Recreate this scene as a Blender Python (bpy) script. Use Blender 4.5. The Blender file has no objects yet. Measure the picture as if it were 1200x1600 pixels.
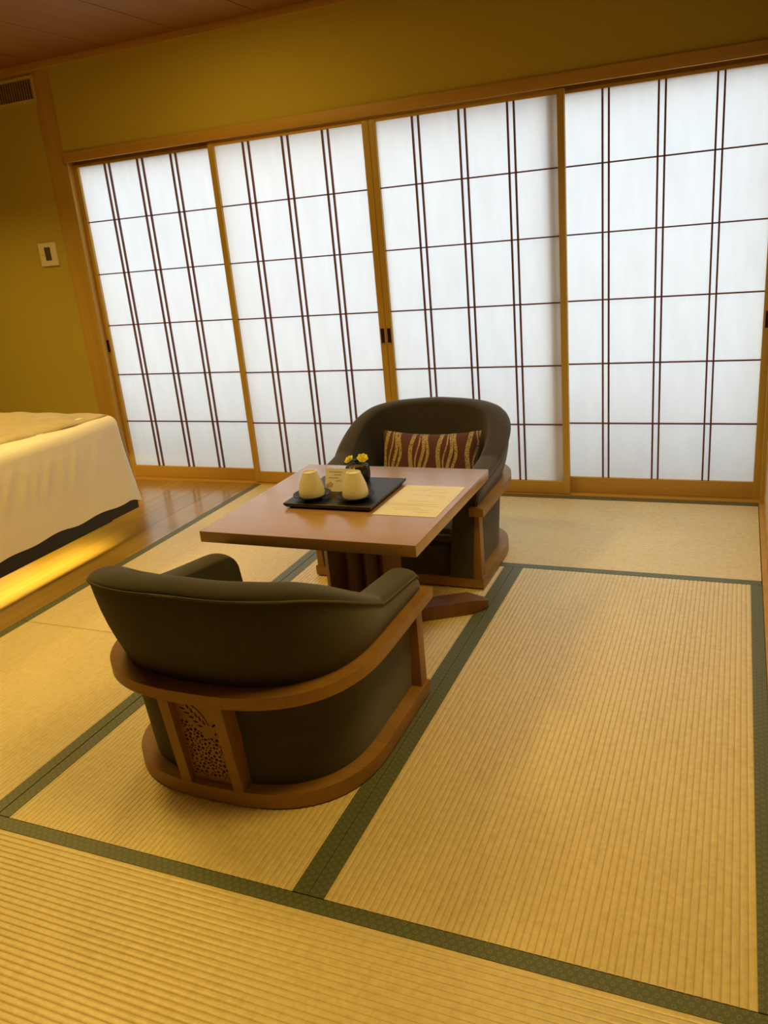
import bpy, bmesh, math, random
from mathutils import Vector, Matrix

random.seed(7)
PI = math.pi
SC = bpy.context.scene
COL = SC.collection

# ---------------------------------------------------------------- camera
cam_data = bpy.data.cameras.new('camera')
cam = bpy.data.objects.new('camera', cam_data)
COL.objects.link(cam)
cam_data.sensor_fit = 'AUTO'
cam_data.sensor_width = 36.0
cam_data.lens = 1273.19 / 1600 * 36.0
cam_data.clip_start = 0.02
RW = ((0.92017452, 0.38154396, -0.08776709),
      (0.0471431, -0.33052743, -0.94261824),
      (-0.38865973, 0.86323567, -0.32213009))      # camera right, down, forward in the room
rgt, dwn, fwd = (Vector(r) for r in RW)
cam.matrix_world = Matrix(((rgt.x, -dwn.x, -fwd.x, -0.1318),
                           (rgt.y, -dwn.y, -fwd.y, -4.0820),
                           (rgt.z, -dwn.z, -fwd.z, 1.38),
                           (0, 0, 0, 1)))
SC.camera = cam

# ---------------------------------------------------------------- light and exposure
SC.view_settings.view_transform = 'Standard'
SC.view_settings.look = 'None'
SC.view_settings.gamma = 1.0
SC.view_settings.exposure = 0.0
SC.view_settings.use_curve_mapping = False
SC.cycles.use_denoising = True
SC.cycles.max_bounces = 8
SC.cycles.diffuse_bounces = 5
SC.cycles.caustics_reflective = False
SC.cycles.caustics_refractive = False
SC.cycles.sample_clamp_indirect = 4.0

world = bpy.data.worlds.new('daylight')
SC.world = world
world.use_nodes = True
bg = world.node_tree.nodes['Background']
bg.inputs[0].default_value = (0.86, 0.95, 1.0, 1)
bg.inputs[1].default_value = 1.9


def area(name, loc, size, power, color, target=None, shape='DISK', size_y=None, spread=PI):
    d = bpy.data.lights.new(name, 'AREA')
    d.shape = shape
    d.size = size
    if size_y:
        d.size_y = size_y
    d.energy = power
    d.color = color
    d.spread = spread
    o = bpy.data.objects.new(name, d)
    COL.objects.link(o)
    o.location = loc
    if target is not None:
        o.rotation_euler = (Vector(target) - Vector(loc)).to_track_quat('-Z', 'Y').to_euler()
    return o


WARM = (1.0, 0.66, 0.155)
SPR = math.radians(125)
area('downlight_over_bed_edge', (-2.70, -2.05, 2.455), 0.45, 17.5, WARM, spread=SPR)
area('downlight_over_bed', (-4.30, -1.45, 2.455), 0.30, 18, WARM, spread=SPR)
area('downlight_by_screens', (-2.45, -1.00, 2.455), 0.20, 9, WARM)
area('downlight_by_right_wall', (-0.25, -2.40, 2.455), 0.60, 13.5, WARM, spread=SPR)
area('downlight_entry', (-1.20, -4.00, 2.455), 0.40, 3.9, WARM, spread=math.radians(64))
area('added_fill_window_side', (-0.55, -0.62, 2.455), 0.30, 2.4, (1.0, 0.92, 0.80), spread=math.radians(76))  # added neutral fill to lift the back mat, stands for no known lamp

# ---------------------------------------------------------------- materials


def nmat(name):
    m = bpy.data.materials.new(name)
    m.use_nodes = True
    nt = m.node_tree
    b = nt.nodes['Principled BSDF']
    return m, nt, b


def N(nt, kind, **kw):
    n = nt.nodes.new(kind)
    for k, v in kw.items():
        setattr(n, k, v)
    return n


def coords(nt, scale, kind='Object', rot=(0, 0, 0)):
    tc = N(nt, 'ShaderNodeTexCoord')
    mp = N(nt, 'ShaderNodeMapping')
    mp.inputs['Scale'].default_value = scale
    mp.inputs['Rotation'].default_value = rot
    nt.links.new(tc.outputs[kind], mp.inputs[0])
    return mp.outputs[0]


def noise(nt, vec, scale, detail=3, rough=0.5):
    n = N(nt, 'ShaderNodeTexNoise')
    n.inputs['Scale'].default_value = scale
    n.inputs['Detail'].default_value = detail
    n.inputs['Roughness'].default_value = rough
    nt.links.new(vec, n.inputs['Vector'])
    return n.outputs[0]


def ramp(nt, fac, stops):
    r = N(nt, 'ShaderNodeValToRGB')
    e = r.color_ramp.elements
    while len(e) < len(stops):
        e.new(0.5)
    for el, (p, c) in zip(e, stops):
        el.position = p
        el.color = (*c, 1)
    nt.links.new(fac, r.inputs[0])
    return r.outputs[0]


def math_node(nt, op, a, b=None):
    n = N(nt, 'ShaderNodeMath', operation=op)
    for i, v in enumerate((a, b)):
        if v is None:
            continue
        if isinstance(v, (int, float)):
            n.inputs[i].default_value = v
        else:
            nt.links.new(v, n.inputs[i])
    return n.outputs[0]


def bump(nt, b, h, strength=0.3, dist=0.002):
    n = N(nt, 'ShaderNodeBump')
    n.inputs['Strength'].default_value = strength
    n.inputs['Distance'].default_value = dist
    nt.links.new(h, n.inputs['Height'])
    nt.links.new(n.outputs[0], b.inputs['Normal'])


def plain(name, col, rough=0.6, metal=0.0, vary=0.06, scale=40):
    m, nt, b = nmat(name)
    v = noise(nt, coords(nt, (1, 1, 1)), scale, 3)
    c0 = tuple(max(0, c * (1 - vary)) for c in col)
    c1 = tuple(min(1, c * (1 + vary)) for c in col)
    nt.links.new(ramp(nt, v, [(0.3, c0), (0.7, c1)]), b.inputs['Base Color'])
    b.inputs['Roughness'].default_value = rough
    b.inputs['Metallic'].default_value = metal
    return m


def wood(name, light, dark, axis='X', rough=0.4, grain=14, coat=0.0, stretch=0.06):
    m, nt, b = nmat(name)
    s = {'X': (stretch, 1, 1), 'Y': (1, stretch, 1), 'Z': (1, 1, stretch)}[axis]
    vec = coords(nt, s)
    big = noise(nt, vec, grain, 4, 0.55)
    fine = noise(nt, vec, grain * 9, 2, 0.6)
    mix = math_node(nt, 'ADD', math_node(nt, 'MULTIPLY', big, 0.7), math_node(nt, 'MULTIPLY', fine, 0.3))
    nt.links.new(ramp(nt, mix, [(0.36, dark), (0.62, light)]), b.inputs['Base Color'])
    b.inputs['Roughness'].default_value = rough
    b.inputs['Coat Weight'].default_value = coat
    b.inputs['Coat Roughness'].default_value = 0.25
    bump(nt, b, fine, 0.12, 0.0006)
    return m


M = {}
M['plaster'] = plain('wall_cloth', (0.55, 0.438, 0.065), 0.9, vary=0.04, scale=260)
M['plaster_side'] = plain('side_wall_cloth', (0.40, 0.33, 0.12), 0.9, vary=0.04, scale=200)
M['pine_x'] = wood('pine_trim', (0.60, 0.355, 0.075), (0.50, 0.285, 0.055), 'X', 0.5)
M['pine_z'] = wood('pine_post', (0.62, 0.40, 0.08), (0.53, 0.33, 0.06), 'Z', 0.5)
M['lattice'] = wood('lattice_cedar', (0.22, 0.07, 0.035), (0.15, 0.045, 0.022), 'Z', 0.6)
M['furn_x'] = wood('chestnut_wood', (0.35, 0.185, 0.042), (0.255, 0.127, 0.027), 'X', 0.42, 10)
M['furn_z'] = wood('chestnut_upright', (0.35, 0.185, 0.042), (0.255, 0.127, 0.027), 'Z', 0.42, 10)
M['table_top'] = wood('table_veneer', (0.48, 0.29, 0.14), (0.41, 0.235, 0.105), 'X', 0.26, 9, 0.6)
M['table_leg'] = wood('table_leg_wood', (0.20, 0.086, 0.027), (0.14, 0.057, 0.017), 'Z', 0.45, 10)
M['dark_bed'] = plain('dark_bed_wood', (0.008, 0.0055, 0.004), 0.5)
M['lacquer'] = plain('black_lacquer', (0.009, 0.008, 0.008), 0.5, vary=0.15, scale=60)
M['slate'] = plain('black_tray_surface', (0.022, 0.021, 0.020), 0.42, vary=0.3, scale=30)
M['pot'] = plain('black_glazed_pot', (0.016, 0.013, 0.013), 0.22, vary=0.2)
M['moss'] = plain('grey_moss', (0.14, 0.12, 0.09), 0.95, vary=0.4, scale=150)
M['ceramic'] = plain('cream_ceramic', (0.86, 0.84, 0.70), 0.22, vary=0.03, scale=20)
M['paper'] = plain('cream_paper', (0.88, 0.84, 0.76), 0.85, vary=0.02)
M['ink'] = plain('grey_ink', (0.20, 0.17, 0.13), 0.9)
M['ink_faint'] = plain('faint_ink', (0.46, 0.40, 0.27), 0.9)
M['pink'] = plain('printed_pink', (0.62, 0.38, 0.30), 0.9)
M['mauve'] = plain('printed_grey', (0.40, 0.33, 0.27), 0.9)
M['petal'] = plain('yellow_petal', (0.92, 0.84, 0.07), 0.6, vary=0.15, scale=120)
M['leaf'] = plain('green_leaf', (0.035, 0.10, 0.02), 0.5, vary=0.3, scale=80)
M['stem'] = plain('green_stem', (0.07, 0.13, 0.03), 0.6)
M['white_plastic'] = plain('ivory_plastic', (0.86, 0.80, 0.64), 0.4, vary=0.01)
M['screen'] = plain('grey_display', (0.10, 0.09, 0.06), 0.25)
M['metal_dark'] = plain('bronze_pull', (0.03, 0.018, 0.012), 0.35, 0.6)
M['brass'] = plain('brass_lip', (0.75, 0.55, 0.28), 0.3, 0.9)
M['vent_slat'] = plain('vent_slat_tan', (0.40, 0.28, 0.14), 0.5)
M['vent_dark'] = plain('vent_dark', (0.03, 0.015, 0.008), 0.8)
M['vent_frame'] = plain('vent_frame_cream', (0.66, 0.52, 0.20), 0.6)
M['outside'] = plain('light_block_grey', (0.42, 0.43, 0.44), 0.9)  # for the unseen blocks added outside the screens
M['subfloor'] = plain('subfloor_board', (0.10, 0.07, 0.04), 0.9)
M['piping'] = plain('dark_piping', (0.10, 0.082, 0.055), 0.8)


def make_paper_screen():
    m, nt, b = nmat('shoji_paper')
    nt.nodes.remove(b)
    out = nt.nodes['Material Output']
    n1 = noise(nt, coords(nt, (3.0, 3.0, 0.7)), 6, 5, 0.6)
    c = ramp(nt, n1, [(0.3, (0.86, 0.86, 0.86)), (0.7, (0.94, 0.94, 0.94))])
    tr = N(nt, 'ShaderNodeBsdfTranslucent')
    df = N(nt, 'ShaderNodeBsdfDiffuse')
    df.inputs[0].default_value = (0.82, 0.80, 0.76, 1)
    nt.links.new(c, tr.inputs[0])
    mx = N(nt, 'ShaderNodeMixShader')
    mx.inputs[0].default_value = 0.38
    nt.links.new(tr.outputs[0], mx.inputs[1])
    nt.links.new(df.outputs[0], mx.inputs[2])
    nt.links.new(mx.outputs[0], out.inputs[0])
    return m


M['shoji'] = make_paper_screen()


def make_tweed(name, a, bcol):
    m, nt, b = nmat(name)
    vec = coords(nt, (1, 1, 1))
    n1 = noise(nt, vec, 420, 2, 0.7)
    n2 = noise(nt, vec, 14, 3)
    f = math_node(nt, 'ADD', math_node(nt, 'MULTIPLY', n1, 0.75), math_node(nt, 'MULTIPLY', n2, 0.25))
    nt.links.new(ramp(nt, f, [(0.34, a), (0.64, bcol)]), b.inputs['Base Color'])
    b.inputs['Roughness'].default_value = 0.95
    b.inputs['Sheen Weight'].default_value = 0.25
    b.inputs['Sheen Roughness'].default_value = 0.6
    bump(nt, b, n1, 0.4, 0.001)
    return m


M['tweed'] = make_tweed('grey_olive_tweed', (0.018, 0.0130, 0.0068), (0.044, 0.032, 0.0175))


def make_rush():
    """Woven rush: length runs along local X; ridges themselves are geometry."""
    m, nt, b = nmat('tatami_rush')
    vec = coords(nt, (1, 1, 1))
    broad = noise(nt, coords(nt, (1.2, 3.0, 1)), 2.2, 3)
    cross = noise(nt, coords(nt, (50, 42, 1)), 1.0, 3, 0.7)      # short cross strands
    strand = noise(nt, coords(nt, (9, 240, 1)), 1.0, 2, 0.6)
    f = math_node(nt, 'ADD', math_node(nt, 'ADD', math_node(nt, 'MULTIPLY', broad, 0.14), 0.105),
                  math_node(nt, 'ADD', math_node(nt, 'MULTIPLY', cross, 0.40), math_node(nt, 'MULTIPLY', strand, 0.25)))
    c = ramp(nt, f, [(0.38, (0.66, 0.52, 0.225)), (0.50, (0.78, 0.64, 0.315)), (0.62, (0.86, 0.73, 0.39))])
    # darker line in each groove between the ridges
    sep = N(nt, 'ShaderNodeSeparateXYZ')
    nt.links.new(vec, sep.inputs[0])
    w = math_node(nt, 'MULTIPLY', sep.outputs[1], 1.0 / 0.0157)
    fr = math_node(nt, 'FRACT', w)
    d = math_node(nt, 'ABSOLUTE', math_node(nt, 'SUBTRACT', fr, 0.5))
    g = math_node(nt, 'GREATER_THAN', d, 0.41)
    mx = N(nt, 'ShaderNodeMix', data_type='RGBA')
    nt.links.new(math_node(nt, 'MULTIPLY', g, 0.34), mx.inputs[0])
    nt.links.new(c, mx.inputs[6])
    mx.inputs[7].default_value = (0.38, 0.27, 0.09, 1)
    nt.links.new(mx.outputs[2], b.inputs['Base Color'])
    b.inputs['Roughness'].default_value = 0.42
    b.inputs['Specular IOR Level'].default_value = 0.8
    b.inputs['Coat Weight'].default_value = 0.45
    b.inputs['Coat Roughness'].default_value = 0.42
    bump(nt, b, math_node(nt, 'ADD', cross, strand), 0.35, 0.0012)
    return m


M['rush'] = make_rush()


def make_heri():
    """Green brocade border with two staggered rows of little ring motifs."""
    m, nt, b = nmat('tatami_brocade')
    tc = N(nt, 'ShaderNodeTexCoord')
    sep = N(nt, 'ShaderNodeSeparateXYZ')
    nt.links.new(tc.outputs['UV'], sep.inputs[0])
    u, v = sep.outputs[0], sep.outputs[1]
    pitch = 0.020
    row = math_node(nt, 'DIVIDE', v, 0.0135)
    rid = math_node(nt, 'FLOOR', row)
    off = math_node(nt, 'MULTIPLY', math_node(nt, 'MODULO', rid, 2.0), 0.5)
    fu = math_node(nt, 'SUBTRACT', math_node(nt, 'FRACT', math_node(nt, 'ADD', math_node(nt, 'DIVIDE', u, pitch), off)), 0.5)
    fv = math_node(nt, 'SUBTRACT', math_node(nt, 'FRACT', row), 0.5)
    du = math_node(nt, 'MULTIPLY', fu, pitch)
    dv = math_node(nt, 'MULTIPLY', fv, 0.0135)
    r = math_node(nt, 'SQRT', math_node(nt, 'ADD', math_node(nt, 'MULTIPLY', du, du), math_node(nt, 'MULTIPLY', dv, dv)))
    ring = math_node(nt, 'LESS_THAN', math_node(nt, 'ABSOLUTE', math_node(nt, 'SUBTRACT', r, 0.0038)), 0.0012)
    base = noise(nt, coords(nt, (1, 1, 1)), 500, 2)
    c = ramp(nt, base, [(0.3, (0.080, 0.094, 0.038)), (0.7, (0.125, 0.142, 0.062))])
    mx = N(nt, 'ShaderNodeMix', data_type='RGBA')
    nt.links.new(math_node(nt, 'MULTIPLY', ring, 0.4), mx.inputs[0])
    nt.links.new(c, mx.inputs[6])
    mx.inputs[7].default_value = (0.27, 0.29, 0.15, 1)
    nt.links.new(mx.outputs[2], b.inputs['Base Color'])
    b.inputs['Roughness'].default_value = 0.5
    b.inputs['Coat Weight'].default_value = 0.3
    b.inputs['Coat Roughness'].default_value = 0.4
    return m


M['heri'] = make_heri()


def make_planks():
    m, nt, b = nmat('floor_planks')
    vec = coords(nt, (1, 1, 1))
    rot = coords(nt, (1, 1, 1), rot=(0, 0, PI / 2))
    br = N(nt, 'ShaderNodeTexBrick')
    br.offset = 0.37
    br.inputs['Color1'].default_value = (0.40, 0.245, 0.052, 1)
    br.inputs['Color2'].default_value = (0.47, 0.30, 0.075, 1)
    br.inputs['Mortar'].default_value = (0.30, 0.14, 0.04, 1)
    br.inputs['Scale'].default_value = 1.0
    br.inputs['Mortar Size'].default_value = 0.0012
    br.inputs['Brick Width'].default_value = 1.2
    br.inputs['Row Height'].default_value = 0.15
    nt.links.new(rot, br.inputs['Vector'])
    g = noise(nt, coords(nt, (1, 0.05, 1)), 26, 4)
    gc = ramp(nt, g, [(0.3, (0.80, 0.78, 0.74)), (0.7, (1, 1, 1))])
    mx = N(nt, 'ShaderNodeMix', data_type='RGBA', blend_type='MULTIPLY')
    mx.inputs[0].default_value = 1.0
    nt.links.new(br.outputs[0], mx.inputs[6])
    nt.links.new(gc, mx.inputs[7])
    nt.links.new(mx.outputs[2], b.inputs['Base Color'])
    b.inputs['Roughness'].default_value = 0.20
    b.inputs['Coat Weight'].default_value = 0.6
    b.inputs['Coat Roughness'].default_value = 0.16
    return m


M['planks'] = make_planks()


def make_ceiling():
    m, nt, b = nmat('ceiling_board')
    g = noise(nt, coords(nt, (1, 0.05, 1)), 22, 5)
    nt.links.new(ramp(nt, g, [(0.3, (0.26, 0.115, 0.02)), (0.7, (0.32, 0.145, 0.028))]), b.inputs['Base Color'])
    b.inputs['Roughness'].default_value = 0.6
    return m


M['ceiling'] = make_ceiling()


def make_linen(name, c0, c1, scale=5):
    m, nt, b = nmat(name)
    n1 = noise(nt, coords(nt, (1, 1, 1)), scale, 4)
    n2 = noise(nt, coords(nt, (1, 1, 1)), 600, 1)
    nt.links.new(ramp(nt, n1, [(0.3, c0), (0.7, c1)]), b.inputs['Base Color'])
    b.inputs['Roughness'].default_value = 0.75
    b.inputs['Sheen Weight'].default_value = 0.2
    bump(nt, b, n2, 0.15, 0.0006)
    return m


M['sheet'] = make_linen('white_bed_linen', (0.87, 0.80, 0.66), (0.90, 0.84, 0.71))
M['spread'] = make_linen('beige_bedspread', (0.47, 0.38, 0.20), (0.58, 0.48, 0.28), 9)


def make_cushion():
    """Maroon cloth with groups of woven gold wavy bands (local X across, Z up)."""
    m, nt, b = nmat('maroon_gold_brocade')
    vec = coords(nt, (1, 1, 1))
    sep = N(nt, 'ShaderNodeSeparateXYZ')
    nt.links.new(vec, sep.inputs[0])
    x, z = sep.outputs[0], sep.outputs[2]
    speck = noise(nt, coords(nt, (150, 60, 300)), 1.0, 3, 0.7)
    total = None
    cid = math_node(nt, 'DIVIDE', math_node(nt, 'ADD', x, 0.2235), 0.128)
    for k, (c, w, amp, ph) in enumerate(((-0.036, 0.0095, 0.0045, 0.0), (-0.008, 0.0036, 0.007, 1.5),
                                          (0.014, 0.0075, 0.0075, 2.6), (0.034, 0.0068, 0.009, 3.3))):
        wob = math_node(nt, 'MULTIPLY', math_node(nt, 'SINE', math_node(nt, 'ADD', math_node(nt, 'MULTIPLY', z, 34.0), ph)), amp)
        xx = math_node(nt, 'ADD', math_node(nt, 'ADD', x, wob), 0.222)
        fx = math_node(nt, 'SUBTRACT', math_node(nt, 'FRACT', math_node(nt, 'DIVIDE', xx, 0.130)), 0.42)
        d = math_node(nt, 'ABSOLUTE', math_node(nt, 'SUBTRACT', math_node(nt, 'MULTIPLY', fx, 0.130), c))
        inside = math_node(nt, 'LESS_THAN', d, w)
        total = inside if total is None else math_node(nt, 'MAXIMUM', total, inside)
    on = math_node(nt, 'MULTIPLY', total, math_node(nt, 'GREATER_THAN', speck, 0.45))
    mx = N(nt, 'ShaderNodeMix', data_type='RGBA')
    nt.links.new(on, mx.inputs[0])
    base = noise(nt, coords(nt, (200, 1, 200)), 1.0, 2)
    nt.links.new(ramp(nt, base, [(0.3, (0.070, 0.013, 0.008)), (0.7, (0.115, 0.023, 0.013))]), mx.inputs[6])
    mx.inputs[7].default_value = (0.50, 0.37, 0.14, 1)
    nt.links.new(mx.outputs[2], b.inputs['Base Color'])
    b.inputs['Roughness'].default_value = 0.7
    b.inputs['Sheen Weight'].default_value = 0.2
    return m


M['cushion'] = make_cushion()


def make_led():
    m, nt, b = nmat('led_strip_light')
    b.inputs['Base Color'].default_value = (0.9, 0.7, 0.3, 1)
    b.inputs['Emission Color'].default_value = (1.0, 0.74, 0.20, 1)
    b.inputs['Emission Strength'].default_value = 430.0
    return m


M['led'] = make_led()

# ---------------------------------------------------------------- helpers


def tag(o, label, cat=None, group=None, kind=None):
    o['label'] = label
    if cat:
        o['category'] = cat
    if group:
        o['group'] = group
    if kind:
        o['kind'] = kind
    return o


def empty(name, loc=(0, 0, 0), rz=0.0):
    o = bpy.data.objects.new(name, None)
    o.empty_display_size = 0.05
    COL.objects.link(o)
    o.location = loc
    o.rotation_euler = (0, 0, rz)
    return o


def smooth_by_angle(me, deg):
    lim = math.radians(deg)
    for p in me.polygons:
        p.use_smooth = True
    bm = bmesh.new()
    bm.from_mesh(me)
    for e in bm.edges:
        if len(e.link_faces) == 2:
            e.smooth = e.calc_face_angle(0.0) < lim
    bm.to_mesh(me)
    bm.free()


def link(name, bm, mat, parent=None, smooth=None, fix=True):
    if fix:
        bmesh.ops.recalc_face_normals(bm, faces=bm.faces[:])
    me = bpy.data.meshes.new(name)
    bm.to_mesh(me)
    bm.free()
    me.materials.append(mat)
    if smooth:
        smooth_by_angle(me, smooth)
    o = bpy.data.objects.new(name, me)
    COL.objects.link(o)
    if parent:
        o.parent = parent
    return o


def add_box(bm, x0, x1, y0, y1, z0, z1, bevel=0.0, mtx=None):
    vs = [bm.verts.new((x, y, z)) for x in (x0, x1) for y in (y0, y1) for z in (z0, z1)]
    f = [(0, 1, 3, 2), (4, 6, 7, 5), (0, 4, 5, 1), (2, 3, 7, 6), (0, 2, 6, 4), (1, 5, 7, 3)]
    fs = [bm.faces.new([vs[i] for i in q]) for q in f]
    if mtx is not None:
        bmesh.ops.transform(bm, matrix=mtx, verts=vs)
    if bevel > 0:
        es = {e for q in fs for e in q.edges}
        bmesh.ops.bevel(bm, geom=list(es), offset=bevel, segments=2, affect='EDGES', profile=0.7)
    return vs


def box(name, x0, x1, y0, y1, z0, z1, mat, parent=None, bevel=0.0):
    bm = bmesh.new()
    add_box(bm, x0, x1, y0, y1, z0, z1, bevel)
    return link(name, bm, mat, parent, 40 if bevel else None)


def add_tube(bm, pts, r, seg=8, cap=True):
    pts = [Vector(p) for p in pts]
    rings = []
    for i, p in enumerate(pts):
        t = (pts[min(i + 1, len(pts) - 1)] - pts[max(i - 1, 0)]).normalized()
        up = Vector((0, 0, 1)) if abs(t.z) < 0.95 else Vector((1, 0, 0))
        a = t.cross(up).normalized()
        b = a.cross(t)
        rr = r[i] if isinstance(r, (list, tuple)) else r
        rings.append([bm.verts.new(p + (a * math.cos(k * 2 * PI / seg) + b * math.sin(k * 2 * PI / seg)) * rr) for k in range(seg)])
    for A, B in zip(rings, rings[1:]):
        for k in range(seg):
            bm.faces.new((A[k], A[(k + 1) % seg], B[(k + 1) % seg], B[k]))
    if cap:
        bm.faces.new(rings[0])
        bm.faces.new(rings[-1])


def add_lathe(bm, prof, seg=40, cx=0, cy=0, wobble=None):
    rings = []
    for r, z in prof:
        rings.append([bm.verts.new((cx + r * math.cos(2 * PI * k / seg), cy + r * math.sin(2 * PI * k / seg), z)) for k in range(seg)])
    for A, B in zip(rings, rings[1:]):
        for k in range(seg):
            bm.faces.new((A[k], A[(k + 1) % seg], B[(k + 1) % seg], B[k]))
    bm.faces.new(rings[0])
    bm.faces.new(rings[-1])


def add_prism(bm, pts, z0, z1):
    lo = [bm.verts.new((x, y, z0)) for x, y in pts]
    hi = [bm.verts.new((x, y, z1)) for x, y in pts]
    n = len(pts)
    bm.faces.new(lo)
    bm.faces.new(hi)
    for i in range(n):
        bm.faces.new((lo[i], lo[(i + 1) % n], hi[(i + 1) % n], hi[i]))


def struct(o, label):
    o['kind'] = 'structure'
    o['label'] = label
    return o


# ---------------------------------------------------------------- room shell
XL, XR = -6.2, 0.02
YB = -6.6
ZC = 2.466
TW = -2.814      # where the tatami area meets the boards

struct(box('floor', XL, TW, YB, 0.0, -0.03, 0.0, M['planks']), 'glossy honey brown plank floor beside the bed')
struct(box('floor_base', TW, XR + 0.1, YB, 0.12, -0.09, -0.032, M['subfloor']), 'board base hidden beneath the tatami mats')

# ceiling boards with open joints (one surface), seams run front to back
bm = bmesh.new()
xs = [-6.2]
x = -2.385 - 0.4825 * 8
while x < XR:
    if x > XL + 0.05:
        xs.append(x)
    x += 0.4825
xs.append(XR + 0.1)
for a, b_ in zip(xs, xs[1:]):
    add_box(bm, a + 0.003, b_ - 0.003, YB, 0.0, ZC, ZC + 0.02)
add_box(bm, XL, XR + 0.1, YB, 0.15, ZC + 0.012, ZC + 0.05)
struct(link('ceiling', bm, M['ceiling']), 'dark reddish wooden board ceiling with straight seams')

struct(box('wall_back', XL, -3.925, 0.0, 0.15, -0.03, ZC, M['plaster']), 'mustard wall left of the paper screens, behind the bed')
struct(box('wall_header', -3.785, XR, -0.014, 0.15, 1.982, ZC, M['plaster']), 'mustard upper wall above the paper screens')
struct(box('wall_left', XL - 0.1, XL, YB, 0.15, -0.03, ZC, M['plaster']), 'mustard side wall beyond the head of the bed')
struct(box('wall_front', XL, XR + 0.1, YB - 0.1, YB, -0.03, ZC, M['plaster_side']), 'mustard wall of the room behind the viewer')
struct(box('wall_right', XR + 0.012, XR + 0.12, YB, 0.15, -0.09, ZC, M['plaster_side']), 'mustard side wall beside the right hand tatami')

struct(box('trim_1', -3.925, -3.785, -0.004, 0.12, -0.03, ZC, M['pine_z'], bevel=0.002), 'tan wooden post between mustard wall and paper screens')
struct(box('trim_2', -3.785, XR, -0.026, -0.003, 1.930, 1.983, M['pine_x'], bevel=0.002), 'tan wooden lintel rail over the paper screens')
bm = bmesh.new()
add_box(bm, XL, XR, -0.030, 0.0, ZC - 0.036, ZC, 0.003)
struct(link('trim_3', bm, M['pine_x']), 'narrow wooden cornice strip under the ceiling')
bm = bmesh.new()
add_box(bm, -3.80, XR, -0.004, 0.090, -0.03, 0.006, 0.0015)
add_box(bm, -3.80, XR, 0.030, 0.036, 0.004, 0.009)
struct(link('trim_4', bm, M['pine_x']), 'pale wooden sill track under the paper screens')
bm = bmesh.new()
add_box(bm, -3.80, XR, 0.0, 0.12, 1.962, 1.985)
add_box(bm, -3.80, XR, 0.070, 0.12, 1.895, 1.962)  # added backing, stops daylight leaking over the rear panels
struct(link('trim_5', bm, M['pine_x']), 'wooden upper guide track and added light stop behind the lintel rail')
struct(box('trim_6', 0.001, XR + 0.012, YB, -0.004, -0.03, 0.008, M['pine_x']), 'narrow wooden floor strip along the right side')
struct(box('trim_7', 0.004, XR + 0.014, -0.03, 0.10, 0.0, 2.0, M['pine_z'], bevel=0.002), 'slim wooden corner post right of the paper screens')

# unseen blocks added outside to dim daylight on the paper's bottom row
struct(box('floor_light_block', -7, 3, 0.16, 1.5, -0.12, -0.05, M['outside']), 'added unseen slab dimming the bottom row of the paper screens')
struct(box('wall_light_block', -7, 3, 0.62, 0.72, -0.05, 0.36, M['outside']), 'added unseen low wall dimming the bottom row of the paper screens')

# closet door on the right wall (seen edge-on)
dd = empty('door_5', (XR + 0.004, -1.0, 0.008))
struct(dd, 'pale sliding closet door in wooden frame along the right wall')
box('panel', 0.0, 0.008, -0.88, 0.88, 0.07, 1.86, plain('closet_paper', (0.70, 0.62, 0.46), 0.8), dd)
bm = bmesh.new()
add_box(bm, -0.004, 0.008, -0.93, -0.88, 0, 1.92)
add_box(bm, -0.004, 0.008, 0.88, 0.93, 0, 1.92)
add_box(bm, -0.004, 0.008, -0.88, 0.88, 0, 0.07)
add_box(bm, -0.004, 0.008, -0.88, 0.88, 1.86, 1.92)
link('frame', bm, M['pine_z'], dd)
box('finger_pull', -0.002, 0.002, 0.70, 0.73, 0.78, 0.90, M['metal_dark'], dd)

# ---------------------------------------------------------------- shoji screens
HZ = [1.597, 1.295, 0.987, 0.680, 0.378]


def shoji(idx, x0, x1, y0, pl, pr, pairs, pull, label, zb, pull_z):
    d = empty('door_%d' % idx, (x0, y0, 0.006))
    struct(d, label)
    w = x1 - x0
    z0, z1 = 0.003, (1.919 if y0 < 0.01 else 1.912)
    bm = bmesh.new()
    add_box(bm, 0, pl - x0, 0, 0.030, z0, z1, 0.0015)
    link('stile', bm, M['pine_z'], d, 40)
    bm = bmesh.new()
    add_box(bm, pr - x0, w, 0, 0.030, z0, z1, 0.0015)
    link('stile', bm, M['pine_z'], d, 40)
    bm = bmesh.new()
    add_box(bm, pl - x0, pr - x0, 0.002, 0.028, 1.898, z1, 0.0015)
    link('top_rail', bm, M['pine_x'], d, 40)
    bm = bmesh.new()
    add_box(bm, pl - x0, pr - x0, 0.002, 0.028, z0, zb, 0.0015)
    link('bottom_rail', bm, M['pine_x'], d, 40)
    bm = bmesh.new()
    a, b_ = pl - x0, pr - x0
    vs = [bm.verts.new(p) for p in ((a, 0.017, zb), (b_, 0.017, zb), (b_, 0.017, 1.899), (a, 0.017, 1.899))]
    bm.faces.new(vs)
    link('paper', bm, M['shoji'], d)
    bm = bmesh.new()
    for p, q in pairs:
        for c in (p, q):
            add_box(bm, c - x0 - 0.0040, c - x0 + 0.0040, 0.004, 0.0165, zb, 1.898)
    for z in HZ:
        add_box(bm, a, b_, 0.0055, 0.0165, z - 0.006 - 0.0032, z - 0.006 + 0.0032)
    link('lattice', bm, M['lattice'], d)
    if pull:
        px = (pull - x0)
        bm = bmesh.new()
        add_box(bm, px - 0.010, px + 0.010, -0.0012, 0.004, pull_z - 0.045, pull_z + 0.035)
        h = link('finger_pull', bm, M['metal_dark'], d)
        bm = bmesh.new()
        add_box(bm, px - 0.009, px + 0.009, -0.003, 0.004, pull_z - 0.047, pull_z - 0.040)
        link('pull_lip', bm, M['brass'], h)
    return d


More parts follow.
